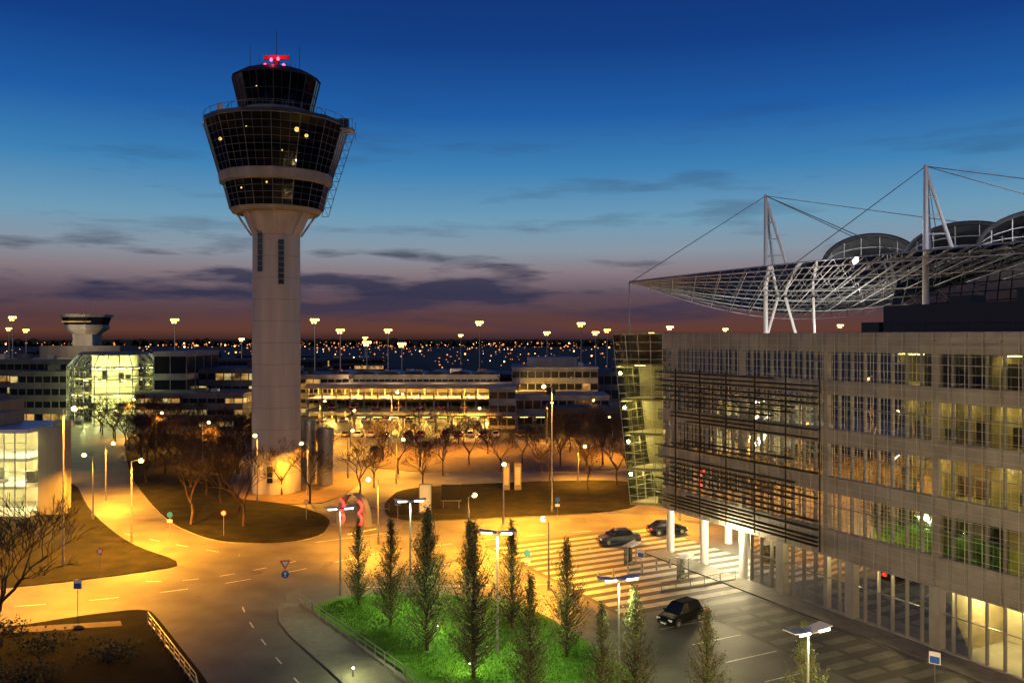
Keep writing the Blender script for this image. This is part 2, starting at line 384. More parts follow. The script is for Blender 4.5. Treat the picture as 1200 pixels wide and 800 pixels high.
A0=Vector((16.95,96.0,5.0)); A1=Vector((16.95,96.0,24.4)); B0=Vector((13.5,97.2,5.0)); B1=Vector((11.5,97.6,24.4))
C0=Vector((24,108,5.0)); C1=Vector((22.5,110.5,24.4))
def patch(o,a0,b0,a1,b1,nu,nv,mg,mf,r=.05,glass=True,n=4):
    f=lambda u,v:(a0.lerp(b0,u)).lerp(a1.lerp(b1,u),v)
    if glass: o.quad(f(0,0),f(1,0),f(1,1),f(0,1),mg)
    for i in range(nu+1): o.tube(f(i/nu,0),f(i/nu,1),r,mf,n=n,cap=False)
    for j in range(nv+1): o.tube(f(0,j/nv),f(1,j/nv),r,mf,n=n,cap=False)
patch(ob,A0,B0,A1,B1,4,20,gl,gridm,.045)
patch(ob,B0,C0,B1,C1,10,20,gl,gridm,.045)
for z in (5.0,8.9,12.9,16.8,20.8,24.2):
    t=(z-5)/19.4; b=B0.lerp(B1,t);c=C0.lerp(C1,t)
    ob.add([(16.9,96.2,z),(b.x+.15,b.y+.1,z),(c.x,c.y,z),(26,101,z),(16.9,96.2,z+.25),(b.x+.15,b.y+.1,z+.25),(c.x,c.y,z+.25),(26,101,z+.25)],[(0,1,2,3),(4,5,6,7),(0,1,5,4),(1,2,6,5)],interiorw)
    if z in (12.9,16.8,20.8,8.9):
        ob.box(14.2,15.4,98.5,98.8,z-.1,z-.03,warmtube2); ob.box(16,17,99.5,99.8,z-.1,z-.03,warmtube2)
ob.add([(14.6,100.2,5.2),(24,104,5.2),(24,104,24.2),(12.6,100.6,24.2)],[(0,1,2,3)],interiorw)
bo=ob.obj('office_building')
for (s,n) in ((23,4),(29,4),(26,11),(21,-1)):
    p=BT((s,n,4.3)); light(bo,'canopy_downlight',p,2800,(1,.82,.45),.3)
for s in (-28,-22,-16,-10,-4,2,8,14):
    light(bo,'lobby_light',BT((s,3.2,4.2)),1700,(1,.74,.32),.3)
for x,y,z in ((15.4,98.6,12),(15.0,98.7,16),(15.8,98.4,8.2),(14.6,98.7,20)): light(bo,'stair_light',(x,y,z),650 if z<19 else 250,(1,.8,.3),.2)
# ------------------------------------------------------------ control tower
cx,cy=-36.7,133.; ph=math.pi/16
ZM=[(0,0),(35,33.5),(41.5,39.7),(45,43.1),(45.6,43.7),(49.2,47.4),(51,49),(59.3,56.5),(61,58.2),(61.6,58.9),(66.2,63.7),(67.3,64.8),(72.2,71),(90,89)]
def TT(p):
    z=p[2]
    for (a,b),(c,d) in zip(ZM[:-1],ZM[1:]):
        if a<=z<=c: z=b+(d-b)*(z-a)/(c-a); break
    k=.955
    return (cx+(p[0]-cx)*k,cy+(p[1]-cy)*k,z)
ct=MB(TT)
for j in range(12):
    za,zb=41.5*j/12,41.5*(j+1)/12
    ct.ring(cx,cy,3.9-.15*j/12,za,3.9-.15*(j+1)/12,zb-.05,concshaft,40)
    ct.ring(cx,cy,3.86-.15*j/12,zb-.05,3.86-.15*j/12,zb,concd,40)
ct.ring(cx,cy,3.75,41.5,5.3,45.0,concshaft,40)
for i in range(8):
    a=2*math.pi*i/8+.2; c,s_=math.cos(a),math.sin(a)
    ct.tube((cx+3.9*c,cy+3.9*s_,41.5),(cx+6.6*c,cy+6.6*s_,45.5),.18,concshaft)
for a,z0,z1 in ((-2.02,35.5,43),(-1.12,33.5,41),(-1.57,2,5)):
    c,s_=math.cos(a),math.sin(a); t=Vector((-s_,c,0))
    p=Vector((cx+3.82*c,cy+3.82*s_,0)); wv=t*.45
    k=int((z1-z0)/.9)
    for i in range(k):
        za=z0+i*.9
        o_=Vector((c,s_,0))*.1
        ct.quad(p+o_-wv+Vector((0,0,za)),p+o_+wv+Vector((0,0,za)),p+o_+wv+Vector((0,0,za+.8)),p+o_-wv+Vector((0,0,za+.8)),windark)
n=16
def poly(r0,z0,r1,z1,m): ct.ring(cx,cy,r0,z0,r1,z1,m,n,ph)
def gband(r0,z0,r1,z1,nz,m,fr,sub=2,rr=.06):
    poly(r0,z0,r1,z1,m)
    for i in range(n):
        for k in range(sub):
            def P(r):
                a=ph+2*math.pi*i/n;b=ph+2*math.pi*(i+1)/n
                return Vector((cx+r*math.cos(a),cy+r*math.sin(a),0)).lerp(Vector((cx+r*math.cos(b),cy+r*math.sin(b),0)),k/sub)
            p=P(r0+.03)+Vector((0,0,z0));q=P(r1+.03)+Vector((0,0,z1)); ct.tube(p,q,rr if k==0 else rr*.5,fr,n=4,cap=False)
    for j in range(nz+1):
        t=j/nz;r=r0+(r1-r0)*t+.04;z=z0+(z1-z0)*t
        for i in range(n):
            a=ph+2*math.pi*i/n;b=ph+2*math.pi*(i+1)/n
            ct.tube((cx+r*math.cos(a),cy+r*math.sin(a),z),(cx+r*math.cos(b),cy+r*math.sin(b),z),rr*.6,fr,n=4,cap=False)
poly(0.1,45,6.9,45,conc); poly(6.9,45,7.3,45.6,conc)
gband(7.3,45.6,8.3,49.2,4,glt,msteel)
poly(8.3,49.2,8.9,49.4,conc); poly(8.9,49.4,9.1,50.9,conc); poly(9.1,50.9,9.0,51,conc)
gband(9.0,51,11.3,59.2,7,glt,msteel,3)
poly(11.3,59.2,11.5,59.3,steel); poly(11.5,59.3,11.5,59.8,dsteel); poly(11.5,59.8,7.6,60.8,darkroof); poly(7.6,60.8,6.1,60.9,steel); poly(6.1,60.9,5.7,61.6,conc)
gband(5.7,61.6,6.9,66.2,2,glt,dsteel,2,.09)
poly(6.9,66.2,7.1,66.4,dsteel); poly(7.1,66.4,5.6,67.3,dsteel); ct.disc(cx,cy,5.6,67.3,darkroof,n,ph)
for r,z in ((7.2,45.7),(8.9,51.05),(9.8,55.1),(5.6,61.7)): ct.disc(cx,cy,r,z,carpet,n,ph)
ct.ring(cx,cy,5,45.7,5,59.2,interior,16); ct.ring(cx,cy,1.2,61.6,1.2,66,interior,12); ct.disc(cx,cy,11.2,59.15,interior,n,ph); ct.disc(cx,cy,8.2,49.15,interior,n,ph)
for (a,r,z,sz) in ((-2.6,8.9,56.4,.3),(-.95,8.8,57.3,.4),(-.75,8.6,56.6,.3),(-1.5,7.5,48.7,.15),(-2.2,6.8,48.2,.15),(-1.2,8.2,53.8,.12),(-1.9,8,57.7,.12),(-2.4,3.5,65,.12)):
    ct.ball((cx+r*math.cos(a),cy+r*math.sin(a),z),sz,orangetube,8,5,1)
for rr,zz,hh in ((7.8,60.8,1.0),(11.3,59.8,.9)):
    for i in range(32):
        a=2*math.pi*i/32;b=2*math.pi*(i+1)/32
        p=(cx+rr*math.cos(a),cy+rr*math.sin(a)); q=(cx+rr*math.cos(b),cy+rr*math.sin(b))
        ct.tube((*p,zz),(*p,zz+hh),.04,msteel,n=4); ct.tube((*p,zz+hh),(*q,zz+hh),.035,msteel,n=4)
ct.box(cx+10.2,cx+12.9,cy-2.5,cy+.5,58.6,58.8,steel)
for a in (cx+10.4,cx+11.4,cx+12.8):
    for b in (cy-2.4,cy+.4): ct.tube((a,b,57.5),(a,b,60.3),.05,steel,n=4)
ct.tube((cx+10.4,cy-2.4,60.2),(cx+12.8,cy-2.4,60.2),.05,steel); ct.box(cx+10.6,cx+12,cy-2,cy-.6,58.8,60.4,dsteel)
ct.tube((cx-7.8,cy-3,60.6),(cx-7.8,cy-3,62.2),.08,steel); ct.tube((cx-7.8,cy-3.2,61.6),(cx-8.0,cy-3.6,61.6),.1,white,.75,n=14)
ct.box(cx-9.6,cx-8.2,cy-3,cy-1,60.0,61.2,dsteel)
prev=None
for k in range(11):
    z=58-k*1.35; r=11.8-k*.42
    p=(cx+r,cy-1,z); p2=(cx+r+1.1,cy-1,z); ct.tube(p,p2,.06,steel,n=4)
    if prev:
        ct.tube(prev[0],p,.06,steel,n=4); ct.tube(prev[1],p2,.06,steel,n=4); ct.tube(prev[0],p2,.045,steel,n=4)
    prev=(p,p2)
ct.tube((cx,cy,67.3),(cx,cy,69.2),.5,dsteel,n=8); ct.box(cx-2.1,cx+2.1,cy-.2,cy+.2,69.2,69.7,signred); ct.box(cx-1.6,cx+1.6,cy-1,cy+1,67.3,67.9,dsteel); ct.tube((cx,cy,69.7),(cx,cy,73.2),.08,dsteel,.03,n=4)
for dx,h in ((-4.0,3.6),(-2.4,2.0),(4.0,3.6),(2.6,1.8),(-3,1.3),(3.3,1.2)): ct.tube((cx+dx,cy-1,67.1),(cx+dx,cy-1,67.2+h),.06,dsteel,.03,n=4)
for i in range(10):
    a=2*math.pi*i/10;b=2*math.pi*(i+1)/10; ct.tube((cx+2.6*math.cos(a),cy+2.6*math.sin(a),67.3),(cx+2.6*math.cos(a),cy+2.6*math.sin(a),68.3),.04,steel,n=4); ct.tube((cx+2.6*math.cos(a),cy+2.6*math.sin(a),68.3),(cx+2.6*math.cos(b),cy+2.6*math.sin(b),68.3),.04,steel,n=4)
for dx,dz in ((-1.5,68.2),(-.5,68.9),(.6,69.0),(1.5,68.2)): ct.ball((cx+dx,cy-1.3,dz),.24,redlamp)
cto=ct.obj('control_tower')
light(cto,'red_light',(cx,cy-2.5,67.2),250,(1,.05,.1),.05)
for x,y,h,r in ((-33.5,140,10.5,1.25),(-30.4,139,9.2,1.25),(-35.5,143,8,1.0)):
    v=MB(); v.ring(x,y,r,0,r,h,steel,20); v.disc(x,y,r,h,dsteel,20); v.ring(x,y,r+.08,h-.4,r+.08,h-.2,steel,20); v.ring(x,y,r+.06,3,r+.06,3.2,steel,20); v.obj('ventilation_stack',True)
# ------------------------------------------------------------ roof canopy structure (forum)
fc=MB()
A=Vector((20.5,149,33.7)); B=Vector((68,98,35.8)); C=Vector((82.3,185,30.8))
def CP(a,b,dz=0):
    p=A+((B-A)*(1-b)+(C-A)*b)*a; p.z+= -3.9*math.sin(math.pi*min(1,a*1.05))*b*1.0 +.3*math.sin(math.pi*a) + dz*(.15+.85*a); return p
na,nb=30,10
for i in range(na+1):
    for j in range(nb+1):
        a=i/na;b=j/nb
        if i<na:
            fc.tube(CP(a,b),CP((i+1)/na,b),.11 if j in(0,nb) else .05,steel,n=4,cap=False)
            if j%2==0 : fc.tube(CP(a,b,-1.6),CP((i+1)/na,b,-1.6),.07,white,n=4,cap=False)
        if j<nb and i>0:
            fc.tube(CP(a,b),CP(a,(j+1)/nb),.05,steel,n=4,cap=False)
            if i%2==0: fc.tube(CP(a,b,-1.6),CP(a,(j+1)/nb,-1.6),.06,white,n=4,cap=False)
        if i>0 and i<na and j<nb and (i+j)%2==0:
            fc.tube(CP(a,b),CP((i+1)/na,(j+1)/nb,-1.6),.04,steel,n=4,cap=False)
for i in range(na):
    for j in range(nb):
        a,a2,b,b2=i/na,(i+1)/na,j/nb,(j+1)/nb
        fc.quad(CP(a,b,.12),CP(a2,b,.12),CP(a2,b2,.12),CP(a,b2,.12),gld)
def mast(x,y,zb,zt,zf,lean):
    fc.tube((x,y,zb),(x,y,zt),.5,white,.3,n=12)
    for dx,dy in lean:
        fc.tube((x,y,zt-.6),(x+dx,y+dy,zf),.28,white,.28,n=8)
        for t in (.3,.5,.7,.9):
            p=Vector((x,y,zt-.6)).lerp(Vector((x+dx,y+dy,zf)),t); fc.tube((x,y,p.z),p,.12,white,n=6)
mast(44.6,150,0,49,34,((4.2,-1),(2.6,3)))
mast(60.6,125,28,49.2,35,((4.0,-1),(2.2,3)))
for dx in (-3.2,3.2): fc.tube((47.4+dx*1.0,150,22),(47.4+dx*.2,150,31),.25,white,n=8)
fc.tube((54,152,20),(53,150,31),.22,white,n=8)
fc.tube((20.5,149,0),(20.5,149,33.7),.12,steel,n=6)
cab=lambda p,q:fc.tube(p,q,.08,steel,n=4)
cab((44.6,150,48.8),(21,148.6,33.8)); cab((44.6,150,48.8),(70,160,40)); cab((44.6,150,48.8),(58,126,36)); cab((44.6,150,48.8),(95,150,42))
cab((60.6,125,49),(43,131,35)); cab((60.6,125,49),(90,120,44)); cab((60.6,125,49),(84,112,38)); cab((60.6,125,49),(75,150,40))
def shell(x,y,zb,hw,hh,ln,ang):
    D=Vector((math.sin(ang),math.cos(ang),0)); W=Vector((math.cos(ang),-math.sin(ang),0)); c=Vector((x,y,zb)); k=16; nl=8
    def Q(i,j,e=0):
        t=math.pi*i/k; l=j/nl; sc_=1-.25*l
        return c+D*(ln*l)+W*(-math.cos(t)*(hw+e)*sc_)+Vector((0,0,math.sin(t)*(hh+e)*sc_))
    for j in range(nl):
        for i in range(k): fc.quad(Q(i,j),Q(i+1,j),Q(i+1,j+1),Q(i,j+1),roofm)
    for j in range(nl+1):
        for i in range(k): fc.tube(Q(i,j,.1),Q(i+1,j,.1),.4 if j==0 else .1,darkroof if j==0 else white,n=6,cap=False)
    for i in range(0,k+1,2):
        for j in range(nl): fc.tube(Q(i,j,.08),Q(i,j+1,.08),.06,white,n=4,cap=False)
    for i in range(1,k,2): fc.tube(Q(i,0),Vector((Q(i,0).x,Q(i,0).y,zb)),.08,white,n=4)
    for q in (.3,.6): 
        for i in range(k):
            a_=Q(i,0);b_=Q(i+1,0); fc.tube((a_.x,a_.y,zb+(a_.z-zb)*q),(b_.x,b_.y,zb+(b_.z-zb)*q),.06,white,n=4,cap=False)
shell(63,150,36.8,7.8,5,30,.5); shell(71.5,134,37.0,8.6,4.8,30,.5); shell(76.5,120,37.0,9.5,5.0,30,.5)
patch(fc,Vector((55.9,130,22)),Vector((74,108,22)),Vector((64.5,142,34.6)),Vector((82,120,36)),16,9,gld,steel,.09)
patch(fc,Vector((55.9,130,22)),Vector((70,160,22)),Vector((64.5,142,34.6)),Vector((74,164,33.6)),10,9,gld,steel,.09)
fo=fc.obj('forum_roof')
light(fo,'roof_floodlight',(50,138,23),6500,(1,.95,.88),.3); light(fo,'roof_floodlight',(60,150,24),4000,(1,.95,.88),.3); light(fo,'roof_floodlight',(56,138,41),2600,(.95,.95,1),.02); light(fo,'roof_floodlight',(67,116,41),2200,(.95,.95,1),.02)  # the two high ones are added in mid-air to brighten the shells
# ------------------------------------------------------------ generic distant building
def bldg(name,x0,x1,y0,y1,h,wall,floors,lit=.4,lm=(winlit,winlitg),mod=2.2,z0=0,sill=1.1,head=.9,roof=True,par=.5,obj=True,o=None):
    o=o or MB()
    o.box(x0,x1,y0,y1,z0,z0+h,wall)
    if roof: o.box(x0-.2,x1+.2,y0-.2,y1+.2,z0+h-.02,z0+h+par,wall)
    fh=h/max(1,floors)
    for f in range(floors):
        za=z0+f*fh+sill*.8; zb=z0+(f+1)*fh-head
        n=int((x1-x0)/mod)
        m_=(x1-x0)/max(1,n); cur=R.random()<lit
        for i in range(n):
            if R.random()<.3: cur=R.random()<lit
            m=R.choice(lm) if cur else windark
            o.quad((x0+i*m_+.15,y0-.04,za),(x0+(i+1)*m_-.15,y0-.04,za),(x0+(i+1)*m_-.15,y0-.04,zb),(x0+i*m_+.15,y0-.04,zb),m)
            o.box(x0+i*m_-.1,x0+i*m_+.1,y0-.18,y0,za-.1,zb+.1,wall)
        o.box(x0,x1,y0-.4,y0,zb,zb+.25,wall)
        n=int((y1-y0)/mod/1.5)
        for sx,xx in ((-1,x0),(1,x1)):
            for i in range(n):
                m=R.choice(lm) if R.random()<lit*.7 else windark
                ya=y0+i*(y1-y0)/n+.3;yb=y0+(i+1)*(y1-y0)/n-.3
                o.quad((xx+sx*.04,ya,za),(xx+sx*.04,yb,za),(xx+sx*.04,yb,zb),(xx+sx*.04,ya,zb),m)
    for k in range(int((x1-x0)/14)):
        a=x0+4+R.random()*(x1-x0-9); b_=R.uniform(1.5,4); o.box(a,a+b_,y0+4,y0+4+b_,z0+h,z0+h+par+R.uniform(.6,1.8),R.choice([dsteel,concd,steel]))
    return o.obj(name) if obj else o
bldg('terminal_building',-140,-124,238,260,14,concd,4,.4)
bldg('terminal_building',-190,-128,250,270,17,concd,5,.3)
bldg('terminal_building',-99,-90,236,262,19.6,conc,3,.0,mod=4)
bldg('terminal_building',-90,-66,245,270,14.5,concd,4,.25)
bldg('terminal_building',-98,-70,222,240,9,concd,3,.6)
bldg('terminal_building',-72,-50,262,290,12,conc,4,.3)
bldg('terminal_building',-62,4,290,320,11,concd,3,.25)
bldg('terminal_building',-300,-195,300,330,13,concd,4,.3,mod=3)
tb=bldg('terminal_building',0,26,258,290,14.5,conc,4,.05,obj=False); tb.box(5,20,262,280,15,17.8,conc); tb.obj('terminal_building')
bldg('terminal_building',-6,1,224,240,10.5,conc,3,.03)
bldg('terminal_building',1,26,228,245,8.0,panel,2,.15)
bldg('terminal_building',8,34,205,215,6.5,darkroof,1,.05,mod=4)
bldg('terminal_building',26,60,262,290,13,concd,3,.2)
pr=bldg('x',-58,-4,268,284,11.8,conc,2,.1,mod=2,obj=False,sill=5,head=1)
for i in range(7):
    for k in range(8):
        t0=math.pi*k/8;t1=math.pi*(k+1)/8; xa=-57+i*7.5
        f=lambda t,y:(xa+3.4-3.4*math.cos(t),y,12.3+1.0*math.sin(t))
        pr.quad(f(t0,268),f(t1,268),f(t1,283),f(t0,283),roofm)
    pr.add([f(math.pi*k/8,268) for k in range(9)],[tuple(range(9))],windark)
pro=pr.obj('terminal_pier')
for i in range(4): light(pro,'facade_floodlight',(-50+i*14,258,13.5),1500,(1,.62,.3),.03)
at=MB(); at.box(-154.5,-147.5,300,307,0,27,conc)
def pr8(o,cx_,cy_,r0,z0,r1,z1,m): o.ring(cx_,cy_,r0,z0,r1,z1,m,8,math.pi/8)
pr8(at,-151,303,4.5,25.0,7.5,27.0,conc); pr8(at,-151,303,7.5,27.0,7.5,28.4,conc); pr8(at,-151,303,7,28.4,8.0,31.0,windark); pr8(at,-151,303,8.6,31.0,8.8,32,conc); at.disc(-151,303,8.8,32,darkroof,8,math.pi/8)
at.box(-156,-146,295.7,295.9,29.2,29.6,winlit); at.box(-165,-137,298,312,0,21,concd)
at.tube((-148,303,32),(-148,303,38),.1,steel); at.tube((-152,303,32),(-152,303,35.5),.1,steel); ato=at.obj('apron_control_tower')
light(ato,'tower_floodlight',(-150,288,23),5000,(1,.75,.45),.05)
ga=MB(); gx,gy=-111.5,240.
def gr(r0,z0,r1,z1,m): ga.ring(gx,gy,r0,z0,r1,z1,m,24)
gr(12.2,0,12.2,16,gla); gr(12.2,16,9.5,19.3,gla); gr(9.5,19.3,8.5,19.9,conc); ga.disc(gx,gy,8.5,19.9,concd,24)
for i in range(24):
    a=2*math.pi*i/24; c,s_=math.cos(a),math.sin(a)
    ga.tube((gx+12.25*c,gy+12.25*s_,0),(gx+12.25*c,gy+12.25*s_,16),.13,msteel,n=4); ga.tube((gx+12.25*c,gy+12.25*s_,16),(gx+9.5*c,gy+9.5*s_,19.4),.13,msteel,n=4)
for z in [1.5*k for k in range(1,11)]+[16]:
    gr(12.3,z-.1,12.3,z+.1,msteel)
for z in (4.4,8.4,12.4,15.6):
    ga.disc(gx,gy,11.5 if z<15 else 6,z,interiorw,24); gr(11.5,z,11.5,z+.35,concd)
    for i in range(22):
        a=R.uniform(3.2,6.2); r=R.uniform(6,11); x=gx+r*math.cos(a);y=gy+r*math.sin(a); ga.box(x-.5,x+.5,y-.15,y+.15,z-.15,z-.06,warmtube2)
gr(6,0,6,19,interiorw)
for i in range(14):
    a=R.uniform(3.3,6.1); r=9.5; x=gx+r*math.cos(a);y=gy+r*math.sin(a); z=R.choice((0,4.75,8.75,12.75)); ga.box(x-.6,x+.6,y-.3,y+.3,z,z+R.uniform(1,2.4),carpet)
gao=ga.obj('glazed_atrium')
for z in (3,7,11,14.8):
    for a in (3.5,4.1,4.7,5.3,5.9): light(gao,'atrium_light',(gx+8.8*math.cos(a),gy+8.8*math.sin(a),z),1300,(.95,.98,.42),.4)
for a in (3.7,4.7,5.7): light(gao,'atrium_light',(gx+8.4*math.cos(a),gy+8.4*math.sin(a),17.3),800,(.95,.98,.42),.2)
pd=MB()
for z in (9.6,6.2,3.0): pd.box(-58,2,240,268,z,z+.5,conc)
pd.box(-58,2,239.7,240,9.6,10.8,conc); pd.box(-58,2,267,267.5,0,9.6,conc)
for i in range(16):
    for y in (241,254): pd.box(-57.8+i*3.95,-57.4+i*3.95,y,y+.4,0,9.6,conc)
for z in (9.6,6.2,3.0):
    for i in range(20):
        if R.random()<.8: pd.box(-57+i*3,-55.4+i*3,243.5,243.8,z-.15,z-.05,orangetube)
for z in (3.5,6.7):
    for i in range(30): pd.box(-58+i*2,-57.9+i*2,239.75,239.85,z,z+1,steel)
    pd.box(-58,2,239.75,239.85,z+1,z+1.08,steel)
pdo=pd.obj('parking_deck')
for i in range(7):
    light(pdo,'deck_light',(-54+i*9,247,8.9),12000,(1,.5,.08),.4); light(pdo,'deck_light',(-52+i*9,247,2.4),10000,(1,.56,.1),.4)
wk=MB(); wk.box(-40,18,214,218,4,4.4,conc)
for i in range(15): wk.box(-39.8+i*4.1,-39.5+i*4.1,214.3,214.6,0,4,conc); wk.box(-39+i*4.1,-37+i*4.1,215,215.3,3.85,3.95,orangetube)
wk.obj('covered_walkway')
lb=MB(); lb.box(-100,-64.2,113,124,0,.3,conc); lb.box(-100,-64,112.8,124.5,11.3,11.8,white); lb.box(-100,-64.2,123.5,124,0,11.5,interiorw)
for z in (3.8,7.5): lb.box(-99.8,-64.4,113.2,123.8,z,z+.4,white)
lb.quad((-100,113,.3),(-64.3,113,.3),(-64.3,113,11.3),(-100,113,11.3),gla); lb.quad((-64.2,113,.3),(-64.2,123.5,.3),(-64.2,123.5,11.3),(-64.2,113,11.3),gla)
for i in range(25): lb.box(-64.4-i*1.45,-64.3-i*1.45,112.9,113.05,.3,11.3,steel)
for z in (1.5,2.7,5,6.2,8.7,10): lb.box(-100,-64.2,112.9,113.03,z,z+.08,steel)
for z in (11.3,7.5,3.8):
    for i in range(10): lb.box(-66.5-i*3,-65.2-i*3,115,116,z-.12,z-.03,warmtube2)
for i in range(16):
    a=-66-R.random()*20; z=R.choice((.3,4.2,7.9)); lb.box(a,a+R.uniform(.5,1.5),116,117,z,z+R.uniform(.8,2.2),R.choice([carpet,blind]))
lb.box(-86,-66.5,106,112.7,5,5.3,white); lb.box(-86,-66.5,105.8,106,4.8,5.4,white)
for i in range(4): lb.tube((-67-i*5,106.5,0),(-67-i*5,106.5,5),.15,steel)
lb.box(-63.9,-60.4,115,116,0,11.9,conc); lb.box(-63.9,-62,119,120,0,12.4,conc); lb.box(-110,-80,124.6,140,0,14,concd); lb.box(-80,-70,116,122,11.8,13.6,concd)
lbo=lb.obj('entrance_pavilion')
for x in (-67,-73,-79): 
    for z in (2.8,6.8,10.6): light(lbo,'pavilion_light',(x,117.5,z),1500,(1,.84,.42),.3)
# ------------------------------------------------------------ street lamps
ORG=(1,.385,.022)
def slamp(x,y,h,power,rot=0.,name='street_lamp',m=sodium,arm=.9,r=.3,kind='SPOT',col=ORG):
    o=MB(); o.tube((0,0,0),(0,0,h),.11,steel,.06,n=8); o.tube((0,0,0),(0,0,.9),.16,steel,n=8)
    o.tube((0,0,h-.05),(arm,0,h+.15),.045,steel,n=6)
    o.add([(arm-.15,-.12,h+.1),(arm+.65,-.16,h+.1),(arm+.65,.16,h+.1),(arm-.15,.12,h+.1),(arm-.1,-.09,h+.24),(arm+.5,-.1,h+.24),(arm+.5,.1,h+.24),(arm-.1,.09,h+.24)],
          [(0,3,2,1),(4,5,6,7),(0,1,5,4),(1,2,6,5),(2,3,7,6),(3,0,4,7)],steel)
    o.ball((arm+.25,0,h+.04),r,m,8,5,.85)
    ob_=o.obj(name,loc=(x,y,0),rot=rot)
    if power: light(ob_,'lamp_light',(arm+.25,0,h-.35),power,col,.15,kind=kind,spot=math.radians(144),blend=.6)
    return ob_
K=5.6
for (x,y,h,p,r) in [(-60,126,8.3,7500,0),(-44.6,100,9.5,10000,0),(-46.8,89,16.5,23000,0),(5.5,117,17.2,20000,3.14),(-24,170,13,12000,0),(-4.8,94,6.4,5500,1),(3.5,81.4,6.4,4500,2),(-37,124,9.8,2500,4.7),(-30.9,129,8,2500,4),(-27.9,145,8,5000,1),(-1.1,110,7.4,5500,1.5),(-19,140,7.2,3500,0),(11,142,5.8,4000,0),
    (-45,200,9,5500,0),(-75,180,8,4000,0),(-12,215,9,6000,0),(8,195,9,5000,0),(20,170,8,4000,2),(-92,205,9,5000,0),(-8,180,9,4000,0),(-58,160,8,4000,0),(-30,225,9,6000,0),(-82,140,9,6000,0),(-35,185,8,3500,1),(20,215,8,4000,1),(-60,222,8,4000,1),(32,190,8,4000,1),
    (-66,88,10,10000,0),(22,112,8,5500,2.5),(-15.5,99,7.5,5500,3.3),(-55,112,8.5,6000,3.14)]:
    slamp(x,y,h,p*K,r)
slamp(11,35,9,13000,.5,kind='POINT',col=(1,.66,.28)); slamp(23,32,9,13000,.5,kind='POINT',col=(1,.66,.28))  # two unseen lamps added near the camera to wash the office facade
def tlamp(x,y,h,power,rot):
    o=MB(); o.tube((0,0,0),(0,0,h+.3),.1,msteel,.07,n=8)
    for sx in (-1,1):
        o.add([(sx*.06,-.45,h+.42),(sx*1.45,-.45,h+.6),(sx*1.45,.45,h+.6),(sx*.06,.45,h+.42),(sx*.06,-.45,h+.46),(sx*1.45,-.45,h+.64),(sx*1.45,.45,h+.64),(sx*.06,.45,h+.46)],
          [(0,3,2,1),(4,5,6,7),(0,1,5,4),(1,2,6,5),(2,3,7,6),(3,0,4,7)],white)
        o.box(sx*.75-.4,sx*.75+.4,-.52,-.46,h+.44,h+.56,coollamp)
    ob_=o.obj('reflector_lamp',loc=(x,y,0),rot=rot)
    light(ob_,'lamp_light',(0,-.5,h+.25),power,(.95,1,.45),.15,kind='SPOT',spot=math.radians(150),blend=.5); return ob_
tlamp(-9.3,78,8.6,3200,.2); tlamp(-1.1,64.5,8.8,5500,-.1); tlamp(7.0,56,7.7,2200,.3); tlamp(16.3,47,7.4,1500,.5); tlamp(-16,79.5,7.6,1500,.3)
for x,y in ((-11.2,60.2),(-6,69),(-3,61),(-10.5,74)):
    o=MB(); o.tube((0,0,0),(0,0,.5),.09,steel,n=8); o.ball((0,0,.58),.1,coollamp,8,4,.7); q=o.obj('bollard_light',loc=(x,y,.12)); light(q,'lamp_light',(0,0,1.2),260,(.95,1,.35),.1)
def fmast(x,y,h,k=4):
    o=MB(); o.tube((0,0,0),(0,0,h),.35,steel,.2,n=6); o.box(-1.8,1.8,-.15,.15,h-.2,h+.1,steel); o.box(-1.5,1.5,-.15,.15,h-2,h-1.8,steel)
    for i in range(k):
        o.ball((-1.5+3*i/(k-1),-.3,h-.3),.6,sodiumfar,6,4)
        if i%2==0: o.ball((-1.0+2.0*i/(k-1),-.3,h-1.5),.5,sodiumfar,6,4)
    o.obj('floodlight_mast',loc=(x,y,0))
for x,y,h in [(-245.7,420,34),(-296,520,28.7),(-158,400,32.4),(-87.8,380,32),(-80.4,400,27.6),(-64.6,380,22),(-62.4,430,27.9),(-51.6,400,21.2),(-16,420,31.6),(34,420,31),(20.5,500,27),(47,480,27),(58,520,28.7),(88.8,480,30),(98,600,27),(-42,700,26),(-330,560,30),(150,600,30),(200,520,31.5),(-110,640,24),(-190,600,23)]:
    fmast(x,y,h)
dl=MB()
for i in range(620):
    d=R.uniform(360,2200); px=R.triangular(-.66,.4,-.15); x=px*d
    dl.ball((x,d,R.uniform(3,13)),.00065*d*R.choice([.5,.6,.7,.9,1.5]),R.choice([sodiumfar,sodiumdim,sodiumdim,sodiumdim,sodiumdim,coollamp if R.random()<.2 else sodiumdim]),5,3)
dl.obj('distant_lights')
for i in range(12):
    d=R.uniform(480,900); x=R.uniform(-.65,.3)*d; wd=R.uniform(30,90); bldg('hangar',x,x+wd,d,d+30,R.uniform(7,12),darkroof,2,.12,mod=3,lm=(winlit,winlit))
tl=MB(); x=-2600
while x<2600:
    h=R.uniform(12,19)+4*noise.noise(Vector((x*.01,0,0))); wd=R.uniform(12,40)
    tl.add([(x-4,2300,0),(x+wd+4,2300,0),(x+wd*.8,2300,h),(x+wd*.5,2300,h*1.12),(x+wd*.15,2300,h*.95)],[(0,1,2,3,4)],leafB); x+=wd*.6
tl.obj('distant_treeline')
